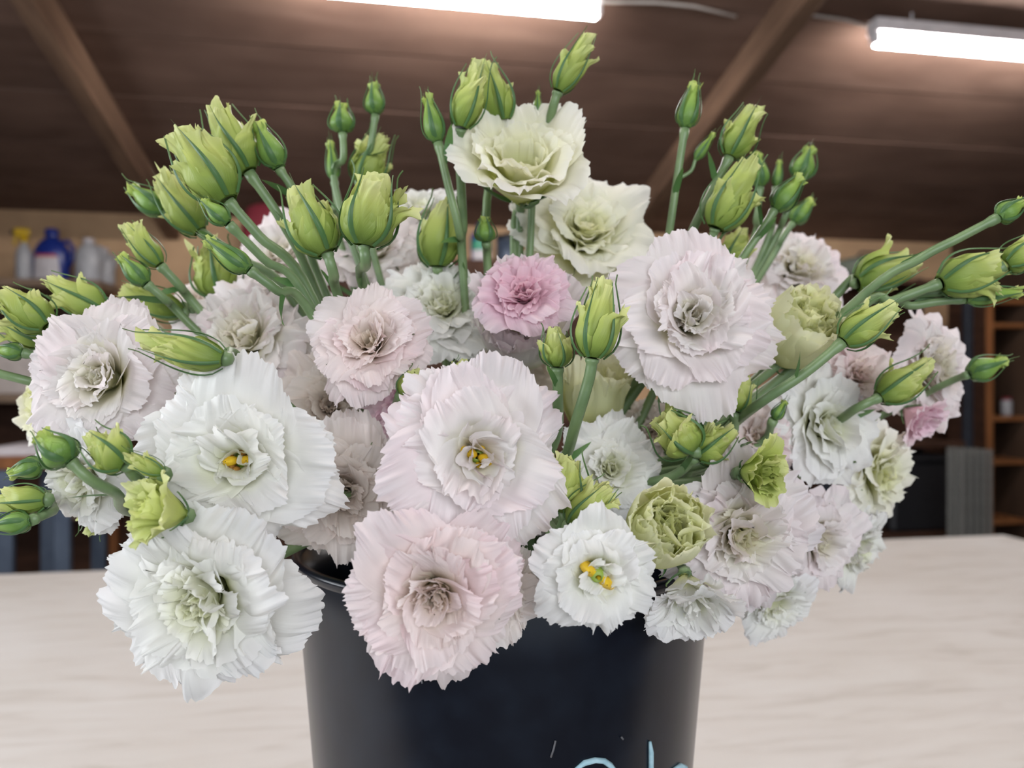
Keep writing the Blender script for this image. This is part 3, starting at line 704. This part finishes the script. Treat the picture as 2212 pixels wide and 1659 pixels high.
bud('O', (292, 742), (482, 775), 78, .305, 17, 'dark lime bud lying sideways on top of the very large white bloom', [(540, 800, .34)], loose=0, flare=.15)
bud('T', (78, 928), (152, 996), 76, .285, 18, 'plump closed green bud with curled sepals at lower left', [(195, 1035, .287), (250, 1065, .30), (330, 1110, .35)], leaves=1, flare=.9)
bud('O', (182, 945), (272, 1002), 86, .285, 19, 'plump lime bud right of the closed bud with curled sepals', [(300, 1035, .295), (360, 1080, .34)], loose=0, flare=.9)
bud('O', (270, 985), (352, 1022), 38, .283, 20, 'tiny lime bud beside the edge of the very large white bloom', [(390, 1050, .31)], loose=0)
bud('T', (10, 1030), (88, 1002), 46, .33, 21, 'small green bud at left edge above a pair of buds', [(150, 1010, .35)], leaves=0)
bud('O', (-20, 1085), (98, 1080), 62, .315, 22, 'upper bud of the pair cut by the left edge', [(150, 1068, .38)], loose=0, rag=.6)
bud('T', (-35, 1142), (66, 1124), 48, .31, 23, 'lower bud of the pair cut by the left edge', [(112, 1105, .325), (185, 1075, .39)])
bud('O', (190, 1150), (215, 1090), 55, .365, 24, 'small yellow-green bud peeping out under the left white blooms', (), leaves=0)
bud('O', (628, 408), (706, 545), 106, .35, 25, 'left one of two upright lime buds above the rose-like bloom', [(720, 590, .352), (745, 680, .38)], flare=.25)
bud('O', (812, 368), (786, 530), 118, .34, 26, 'right one of two upright lime buds above the rose-like bloom', [(790, 570, .342), (795, 650, .39)], flare=.6, loose=2)
bud('T', (735, 213), (740, 286), 52, .46, 27, 'small yellow-tipped bud far back, left of two thin upright ones', [(742, 340, .46), (735, 450, .47)], flare=1.2)
bud('T', (805, 168), (811, 246), 42, .46, 28, 'small dark closed bud far back, taller of two thin upright ones', [(800, 320, .46), (780, 440, .47)])
bud('O', (825, 288), (785, 400), 75, .47, 29, 'blurred yellow-green leafy bud behind the upright lime buds', [(782, 440, .475), (775, 520, .49)], leaves=1, loose=2)
bud('T', (712, 292), (722, 390), 28, .47, 63, 'thin blurred green bud far back beside the yellow-tipped one', [(728, 440, .475), (735, 520, .49)], leaves=1)
bud('T', (915, 192), (946, 306), 46, .40, 30, 'slim closed bud left of the topmost pair of lime buds', [(968, 400, .40), (992, 500, .405), (1000, 590, .42)], leaves=2)
bud('O', (1030, 130), (996, 276), 68, .40, 31, 'left one of the topmost pair of lime buds behind the cream flower', [(992, 320, .405), (1000, 480, .42), (1000, 580, .43)], loose=0, flare=.5)
bud('O', (1050, 134), (1088, 262), 76, .415, 32, 'right one of the topmost pair of lime buds behind the cream flower', [(1090, 330, .44), (1050, 480, .44)], loose=0, flare=.7)
bud('O', (1272, 70), (1206, 196), 58, .41, 33, 'tall lime bud standing highest, at upper right of the cream flower', [(1190, 250, .415), (1150, 420, .45), (1110, 520, .45)], loose=0, flare=.3)
bud('T', (1163, 188), (1160, 250), 17, .42, 34, 'tiny closed bud tip behind the top of the cream flower', [(1155, 300, .44)], leaves=0)
bud('O', (946, 428), (945, 575), 92, .425, 35, 'yellow-green cone-shaped bud below left of the cream flower', (), loose=0, rag=.5, flare=.2)
bud('T', (1046, 462), (1050, 522), 44, .42, 36, 'small green bud hidden under the cream flower', (), leaves=1)
bud('T', (1502, 168), (1480, 276), 46, .42, 37, 'slim closed bud with a tiny side bud, tallest at right', [(1465, 370, .42), (1446, 500, .425), (1430, 600, .44)], side=((1548, 278), (1502, 345), 22, .42, (1468, 385)))
bud('O', (1628, 228), (1576, 338), 70, .42, 38, 'yellow-green bud with thin curved sepals right of the slim closed bud', [(1540, 410, .42), (1493, 505, .43), (1450, 620, .45)], loose=0, flare=.7)
bud('O', (1618, 345), (1546, 492), 90, .41, 39, 'broad lime bud with frilled top above the big blush-edged bloom', [(1535, 530, .415), (1510, 640, .44)], loose=1)
bud('T', (1635, 318), (1642, 402), 42, .50, 40, 'blurred closed bud behind the broad lime bud at right', [(1634, 470, .50), (1610, 560, .51)])
bud('T', (1686, 338), (1676, 402), 22, .50, 41, 'very thin blurred bud among the right group', [(1668, 470, .50), (1640, 560, .51)], leaves=0)
bud('T', (1752, 308), (1726, 388), 52, .50, 42, 'blurred plump bud at the top of the right group', [(1695, 470, .50), (1650, 560, .51)])
bud('T', (1742, 372), (1674, 452), 50, .42, 43, 'sharp green bud leaning right on a long slanting stem', [(1640, 505, .42), (1590, 580, .425), (1540, 680, .45)], leaves=2)
bud('T', (1758, 425), (1714, 480), 40, .52, 44, 'blurred small bud low in the right group', [(1690, 515, .52), (1640, 600, .52)], leaves=0)
bud('O', (1600, 488), (1572, 575), 62, .46, 45, 'dull green bud behind the stems of the right group', (), loose=0, rag=.5)
bud('T', (2222, 430), (2156, 470), 46, .36, 46, 'closed bud at the right edge on the uppermost long stem', [(2070, 515, .362), (1985, 560, .365), (1830, 668, .385)], leaves=2)
bud('O', (1990, 575), (1852, 612), 92, .42, 47, 'blunt lime bud behind the uppermost long stem at right', [(1800, 645, .43)])
bud('O', (2182, 555), (2032, 612), 86, .38, 48, 'long lime bud pointing right on the middle long stem', [(1930, 650, .385), (1830, 690, .395)], loose=1, flare=.2)
bud('O', (2245, 525), (2172, 572), 62, .375, 49, 'lime bud cut by the right edge above the lowest long stem', [(2060, 625, .385), (1850, 700, .40)])
bud('T', (2225, 625), (2085, 645), 42, .385, 50, 'slim bud at the right edge on the lowest long stem', [(1980, 660, .39), (1850, 700, .40)])
bud('O', (1930, 660), (1822, 738), 76, .355, 51, 'bright lime bud on a long curved stem crossing the right blooms', [(1740, 805, .357), (1640, 872, .365), (1570, 930, .40)], loose=0, flare=.3)
bud('O', (2020, 788), (1900, 858), 72, .40, 52, 'lime bud lying in front of the farthest right bloom', [(1850, 882, .40), (1760, 930, .43)], loose=1, flare=.8)
bud('T', (2182, 772), (2094, 808), 52, .44, 53, 'closed green bud standing alone at far right', [(2040, 830, .455), (1900, 900, .48)], leaves=0)
bud('O', (1302, 605), (1280, 772), 92, .32, 54, 'sharp lime bud with layered sepals in front of the big blush-edged bloom', [(1272, 820, .322), (1245, 910, .33), (1215, 1000, .37)], loose=1, nsep=6, flare=.2)
bud('O', (1205, 705), (1204, 792), 66, .345, 55, 'small dark lime bud left of the sharp lime bud', [(1205, 850, .35), (1200, 950, .38)], loose=0, flare=.8, rag=.6)
bud('O', (1222, 980), (1225, 1105), 92, .325, 56, 'ragged pale green bud at right edge of the central open bloom', [(1200, 1150, .34)], loose=2, flare=.8)
bud('O', (1318, 1040), (1232, 1132), 68, .312, 57, 'small pointed green bud below the ragged pale green bud', [(1200, 1160, .325)], loose=1, flare=.6)
bud('O', (1425, 895), (1496, 972), 100, .355, 58, 'lime bud cluster hanging under the big blush-edged bloom', [(1530, 1000, .38)], loose=1)
bud('O', (1440, 830), (1480, 905), 70, .375, 59, 'dark lime bud half hidden just under the big blush-edged bloom', (), loose=0)
bud('O', (1592, 935), (1505, 985), 74, .362, 60, 'pale lime bud spreading over the blush-white bloom at right', (), loose=2, flare=.2)
bud('O', (1615, 815), (1590, 888), 54, .385, 61, 'olive green bud at lower right of the big blush-edged bloom', (), loose=1)
bud('O', (1000, 775), (985, 825), 42, .37, 62, 'tiny yellow-green bud above the central open bloom', (), leaves=0, loose=0)
bud('O', (905, 800), (868, 852), 46, .345, 64, 'small curled green bud under the rose-like bloom', [(860, 870, .365), (870, 900, .41)], leaves=0, loose=2)
bud('T', (1700, 860), (1672, 905), 26, .40, 65, 'tiny green bud beside the long curved stem at right', (), leaves=0)
# ------------------------------------------------------------------ things at the back of the shed
def at_f(px, py, f):                           # where a pixel's ray meets the plane a given distance into the room
    dx, dz = (px - CX) / FPX, (CY - py) / FPX
    d = f / (-dx * SA + CA); return d * (dx * CA + SA), CAMZ + dz * d     # room right, height
M['shelf'] = mat_wood('shelf_wood', (.20, .14, .10), (.34, .25, .18), 3, (1, 8, 8))
M['orange'] = mat_wood('orange_wood', (.22, .085, .03), (.36, .15, .055), 3, (8, 8, 1))
M['steel'] = mat_plain('blue_grey_steel', (.085, .11, .155), .45, (.06, .08, .12), 12, 0, .3)
M['black'] = mat_plain('black_plastic', (.012, .013, .016), .4)
M['ink'] = mat_plain('dark_blue_steel', (.02, .024, .036), .5, (.014, .018, .026), 12)
M['edge'] = mat_plain('panel_edge_grey', (.16, .16, .15), .5)
M['darkwood'] = mat_wood('dark_cabinet_wood', (.035, .016, .010), (.085, .040, .024), 2.5, (1, 1, 6))
M['grey'] = mat_plain('grey_plastic', (.42, .42, .44), .35)
M['blue'] = mat_plain('blue_plastic', (.012, .03, .22), .3)
M['labelw'] = mat_plain('white_label', (.60, .56, .58), .5)
M['red'] = mat_plain('red_print', (.50, .06, .05), .5)
M['yellow'] = mat_plain('yellow_plastic', (.62, .40, .02), .35)
M['crimson'] = mat_plain('crimson_cloth', (.22, .02, .035), .8)
M['olive'] = mat_plain('olive_cloth', (.10, .115, .09), .9)
M['green_p'] = mat_plain('green_print', (.03, .28, .16), .5)
M['white_p'] = mat_plain('white_paint', (.72, .64, .60), .6)

SF = 4.55                                       # front of the left shelves
rL, zS = at_f(-60, 598, SF); rP, _ = at_f(215, 620, SF)
sh = empty('wall_shelf', room((-2.6 + rP) / 2, SF + .17, 0), 'wooden shelf unit with orange-brown upright against the tan wall at left', 'shelf'); sh.rotation_euler.z = YAW
c_r = (-2.6 + rP) / 2; wS = rP - (-2.6)
zb = 1.20
MB().box((0, 0, zS - .025), (wS, .34, .045), bev=.004).obj('shelf_board', M['shelf'], sh)
MB().box((0, 0, zb), (wS, .34, .045), bev=.004).obj('shelf_board', M['shelf'], sh)
MB().box((0, 0, .55), (wS, .34, .045), bev=.004).obj('shelf_board', M['shelf'], sh)
MB().box((0, .165, (zS - .05) / 2), (wS - .04, .012, zS - .06)).obj('back_panel', M['darkwood'], sh)
for s in (-1, 1):
    MB().box((s * (wS / 2 - .02), -.13, (zS - .048) / 2), (.045, .045, zS - .048), bev=.004).obj('upright', M['orange'], sh)
    MB().box((s * (wS / 2 - .02), .13, (zS - .048) / 2), (.045, .045, zS - .048), bev=.004).obj('upright', M['orange'], sh)
def thing_at(name, px, f, z, label, cat, group=None):
    r, _ = at_f(px, 600, f); e = empty(name, room(r, f, z), label, cat, group); e.rotation_euler.z = YAW; return e
zt = zS - .0025
# spray bottle
e = thing_at('spray_bottle', 52, SF + .12, zt, 'grey spray bottle with yellow trigger head on the left shelf', 'bottle', 'bottles on the left shelf')
MB().lathe([(.001, 0), (.040, 0), (.043, .008), (.043, .14), (.036, .175), (.018, .20), (.015, .225), (.001, .225)], 24).obj('body', M['grey'], e, True)
MB().lathe([(.02, .215), (.02, .245), (.001, .245)], 16).obj('collar', M['yellow'], e, True)
MB().box((-.012, 0, .272), (.085, .028, .05), bev=.01).obj('spray_head', M['yellow'], e)
MB().tube([(-.035, 0, .255), (-.05, 0, .225), (-.046, 0, .20)], .008, 8).obj('trigger', M['yellow'], e, True)
MB().lathe([(.009, -.01), (.009, .01), (.001, .012)], 10, (-.062, 0, .272)).obj('nozzle', M['black'], e, True)
# blue jug with label
e = thing_at('detergent_jug', 112, SF + .14, zt, 'blue jug with pale label and blue cap on the left shelf', 'bottle', 'bottles on the left shelf')
MB().lathe([(.001, 0), (.09, 0), (.095, .01), (.095, .15), (.085, .195), (.055, .235), (.03, .25), (.03, .265), (.001, .265)], 32, sy=.62).obj('body', M['blue'], e, True)
MB().lathe([(.036, .255), (.036, .295), (.030, .30), (.001, .30)], 20).obj('cap', M['blue'], e, True)
MB().tube([(.05, 0, .225), (.085, 0, .235), (.108, 0, .20), (.105, 0, .13), (.088, 0, .09)], .013, 10).obj('handle', M['blue'], e, True)
def wrap(parent, name, mat, rx, ry, z0, z1, a0, a1, top=1.0, seg=14):
    V = []; F = []
    for k_, z in enumerate((z0, z1)):
        for j in range(seg + 1):
            sc = 1.0 if k_ == 0 else top; m_ = (a0 + a1) / 2; a = math.radians(m_ + ((a0 + (a1 - a0) * j / seg) - m_) * sc)
            V.append((rx * math.cos(a), ry * math.sin(a), z))
    for j in range(seg): F.append((j, j + 1, seg + 2 + j, seg + 1 + j))
    return MB().add(V, F).obj(name, mat, parent, True)
wrap(e, 'label', M['labelw'], .0965, .061, .012, .135, -150, -48, .8)
wrap(e, 'label', M['red'], .0965, .061, .135, .150, -140, -58, .8)
# pale jugs
for px, df, s, lab in ((192, .10, 1.0, 'taller pale grey jug with cap on the left shelf'), (224, .20, .86, 'shorter pale grey jug at the right end of the left shelf')):
    e = thing_at('plastic_jug', px, SF + df, zt, lab, 'bottle', 'bottles on the left shelf')
    MB().lathe([(.001, 0), (.066 * s, 0), (.07 * s, .008), (.07 * s, .15 * s), (.055 * s, .19 * s), (.026 * s, .215 * s), (.024 * s, .225 * s), (.001, .225 * s)], 28, sy=.8).obj('body', M['grey'], e, True)
    MB().lathe([(.03 * s, .218 * s), (.03 * s, .245 * s), (.001, .248 * s)], 16).obj('cap', M['labelw'], e, True)
    MB().tube([(.03 * s, 0, .205 * s), (.065 * s, 0, .20 * s), (.078 * s, 0, .16 * s), (.068 * s, 0, .11 * s)], .008 * s, 8).obj('handle', M['grey'], e, True)
# white box on the lower shelf board
r0, z0 = at_f(45, 760, SF + .1)
e = empty('storage_box', room(r0, SF + .16, zb + .0235), 'pale pinkish storage box on the lower left shelf', 'box'); e.rotation_euler.z = YAW
hb = at_f(45, 700, SF)[1] - zb - .03
MB().box((0, 0, hb * .42), (.50, .26, hb * .84), bev=.008).obj('body', M['white_p'], e)
MB().box((0, 0, hb * .92), (.52, .28, hb * .14), bev=.008).obj('lid', M['white_p'], e)
# stool / bench with steel legs on the left, half hidden by the table
rb0, zb0 = at_f(60, 990, 3.0)
e = empty('steel_bench', room(rb0 - .1, 3.2, 0), 'low bench with wooden top and blue-grey steel legs behind the table at left', 'bench'); e.rotation_euler.z = YAW
MB().box((0, 0, zb0 - .02), (1.0, .42, .04), bev=.004).obj('seat_board', M['orange'], e)
for px in (8, 132):
    rr = at_f(px, 1100, 3.0)[0] - (rb0 - .1)
    for yy in (-.18, .18):
        MB().box((rr, yy, (zb0 - .04) / 2), (.055, .03, zb0 - .04), bev=.003).obj('leg', M['steel'], e)
e2 = empty('paper_stack', room(rb0, 3.2, zb0), 'pale bundle lying on the bench with blue-grey legs', 'box'); e2.rotation_euler.z = YAW
MB().box((0, 0, .018), (.30, .22, .036), bev=.004).obj('bundle', M['labelw'], e2); MB().box((0, 0, .0375), (.03, .222, .003)).obj('band', M['grey'], e2)
# dark panelling along the lower far wall
bz = at_f(1100, 545, FAR - .05)[1]
pan = struct(rbox('trim_1', LEFT, RIGHT, FAR - .03, FAR, 0, 1.15, M['darkwood']))

# crimson bundle hanging behind the flowers at left centre
r0, z0 = at_f(570, 470, 4.7)
zc0 = z0
e = empty('cabinet', room(.15, 4.72, 0), 'dark wooden cabinet against the far wall, mostly hidden by the flowers', 'cabinet'); e.rotation_euler.z = YAW
zcab = at_f(1040, 560, 4.5)[1]
MB().box((0, 0, zcab / 2), (2.3, .42, zcab), bev=.005).obj('body', M['darkwood'], e)
for s in (-1, 0, 1):
    d_ = MB().box((s * .75, -.219, zcab * .5), (.70, .018, zcab - .12), bev=.004).obj('door', M['darkwood'], e)
    MB().lathe([(.002, 0), (.014, .004), (.016, .016), (.001, .022)], 12).obj('knob', M['orange'], d_, True).matrix_basis = Matrix.Translation((s * .75 + .28, -.228, zcab * .55)) @ Matrix.Rotation(PI / 2, 4, 'X')
rr = at_f(570, 440, 4.6)[0]; hh = at_f(570, 436, 4.6)[1] - zcab
e = empty('crimson_bag', room(rr, 4.66, zcab), 'crimson bag standing on the dark cabinet behind the white blooms', 'bag'); e.rotation_euler.z = YAW
MB().lathe([(.001, 0), (.10, 0), (.13, .04), (.135, hh * .6), (.10, hh * .92), (.05, hh), (.001, hh)], 20, sy=.6).obj('bag_body', M['crimson'], e, True)
MB().tube([(-.04, 0, hh * .95), (-.03, 0, hh * 1.0), (.03, 0, hh * 1.0), (.04, 0, hh * .95)], .006, 6).obj('bag_neck', M['crimson'], e, True)
# blue and green bottle seen between the stems
rr = at_f(1040, 520, 4.6)[0]; hh = at_f(1040, 495, 4.6)[1] - zcab
e = empty('cleaner_bottle', room(rr, 4.62, zcab), 'blue bottle with green and lilac label glimpsed between the stems at centre', 'bottle'); e.rotation_euler.z = YAW
hb = max(hh, .24)
MB().lathe([(.001, 0), (.06, 0), (.064, .008), (.064, hb * .6), (.05, hb * .75), (.022, hb * .85), (.022, hb * .88), (.001, hb * .88)], 24, sy=.7).obj('body', M['blue'], e, True)
MB().lathe([(.027, hb * .86), (.027, hb), (.001, hb)], 14).obj('cap', M['blue'], e, True)
wrap(e, 'label', M['green_p'], .0655, .0462, hb * .30, hb * .55, -150, -30); wrap(e, 'label', M['labelw'], .0655, .0462, hb * .05, hb * .29, -150, -30)
rr = at_f(1040, 520, 4.6)[0] + .17
e = empty('dark_canister', room(rr, 4.64, zcab), 'dark blue-grey canister right of the blue bottle at centre', 'canister'); e.rotation_euler.z = YAW
MB().lathe([(.001, 0), (.07, 0), (.072, .006), (.072, .15), (.001, .15)], 24).obj('body', M['steel'], e, True)
MB().lathe([(.075, .145), (.075, .17), (.02, .178), (.012, .19), (.001, .19)], 24).obj('lid', M['black'], e, True)

# steel rack on the right with black bin, bags and clear panels; wooden bookcase at the edge
RF = 4.15
rp, ztop = at_f(2098, 560, RF); rl, _ = at_f(1790, 560, RF)
e = empty('steel_rack', room((rp + rl) / 2, RF + .25, 0), 'dark steel rack with open shelves behind the flowers at right', 'rack'); e.rotation_euler.z = YAW
wd = rp - rl; zr = at_f(1900, 598, RF)[1]; zr2 = at_f(1980, 955, RF)[1]
for s in (-1, 1):
    for yy in (-.22, .22):
        MB().box((s * wd / 2, yy, 1.0), (.045, .045, 2.0), bev=.003).obj('upright', M['ink'], e)
for z in (zr - .02, zr2 - .02, .35):
    MB().box((0, 0, z), (wd - .04, .46, .03), bev=.003).obj('shelf_board', M['darkwood'], e)
MB().box((0, .238, (zr + .35) / 2), (wd - .05, .008, zr - .4)).obj('back_panel', M['darkwood'], e)  # dark sheet added to keep the rack dark inside, hiding the tan wall
# olive bag on its top shelf
rr = at_f(1880, 560, RF)[0]
e = empty('olive_bag', room(rr + .12, RF + .22, zr - .004), 'dark olive bag lying on the top shelf of the steel rack', 'bag'); e.rotation_euler.z = YAW
MB().lathe([(.001, 0), (.18, 0), (.24, .03), (.25, .08), (.20, .13), (.10, .155), (.001, .16)], 24, sy=.6).obj('bag_body', M['olive'], e, True)
MB().tube([(-.08, -.02, .145), (-.05, -.03, .185), (.05, -.03, .185), (.08, -.02, .145)], .008, 8).obj('strap', M['black'], e, True)
e = empty('black_bin', room(rp - .26, RF + .20, zr2 - .005), 'black plastic bin with lid on the lower shelf of the steel rack', 'bin'); e.rotation_euler.z = YAW
zlo = .35
e.location = room(rp - .30, RF + .22, .365)
hb = zr2 - .035 - .365 - .05
MB().box((0, 0, hb * .46), (.44, .38, hb * .92), bev=.02).obj('body', M['black'], e)
MB().box((0, 0, hb * .95), (.47, .41, hb * .09), bev=.012).obj('lid', M['black'], e)
# upright clear panels leaning at the rack
m, nt, b = new_mat('clear_panel'); b.inputs['Base Color'].default_value = (.45, .46, .44, 1); b.inputs['Roughness'].default_value = .12
b.inputs['Transmission Weight'].default_value = .72; b.inputs['IOR'].default_value = 1.2; M['clear'] = m
rc0 = at_f(2100, 1000, 3.6)[0]; zt_ = at_f(2130, 972, 3.6)[1]
for i in range(5):
    rr = rc0 + .03 + i * .042
    e = empty('clear_panel', room(rr, 3.75, 0), ('leftmost', 'second from left', 'middle', 'second from right', 'rightmost')[i] + ' upright clear plastic panel in the row beside the bookcase', 'panel', 'clear panels beside the bookcase')
    e.rotation_euler.z = YAW
    MB().box((0, 0, zt_ / 2), (.012, .10, zt_ - .004 * i), bev=.002).obj('pane', M['clear'], e)
    for yy in (-.055, .055):
        MB().box((0, yy, zt_ / 2), (.018, .014, zt_ - .004 * i), bev=.002).obj('edge_strip', M['edge'], e)
# bookcase
r0 = at_f(2140, 800, 4.3)[0]
e = empty('bookcase', room(r0 + .45, 4.5, 0), 'orange-brown wooden bookcase at the right edge', 'bookcase'); e.rotation_euler.z = YAW
zk = at_f(2170, 640, 4.3)[1]
for s in (-1, 1):
    MB().box((s * .43, .012, zk / 2), (.036, .336, zk), bev=.003).obj('side_panel', M['darkwood'], e); MB().box((s * .43, -.168, zk / 2), (.044, .022, zk), bev=.003).obj('face_strip', M['orange'], e)
MB().box((0, .17, zk / 2), (.82, .012, zk)).obj('back_panel', M['darkwood'], e)
levels = [at_f(2180, y, 4.3)[1] for y in (650, 702, 905, 1000, 1130)] + [.08]
for z in levels: MB().box((0, 0, z), (.82, .34, .03), bev=.003).obj('shelf_board', M['orange'], e)
for i, (px, py, s) in enumerate(((2190, 900, .9), (2206, 902, 1.0))):
    rr, zz = at_f(px, py, 4.36)
    j = empty('glass_jar', room(rr + .02 + .06 * i, 4.44, levels[2] + .0155), ('small pale jar on the bookcase shelf, nearer its side panel', 'small pale jar on the bookcase shelf, at the picture edge')[i], 'jar', 'jars on the bookcase')
    MB().lathe([(.001, 0), (.034 * s, 0), (.037 * s, .005), (.037 * s, .10 * s), (.03 * s, .12 * s), (.001, .12 * s)], 20).obj('body', M['grey'], j, True)
    MB().lathe([(.032 * s, .115 * s), (.032 * s, .135 * s), (.001, .135 * s)], 16).obj('lid', M['crimson'], j, True)
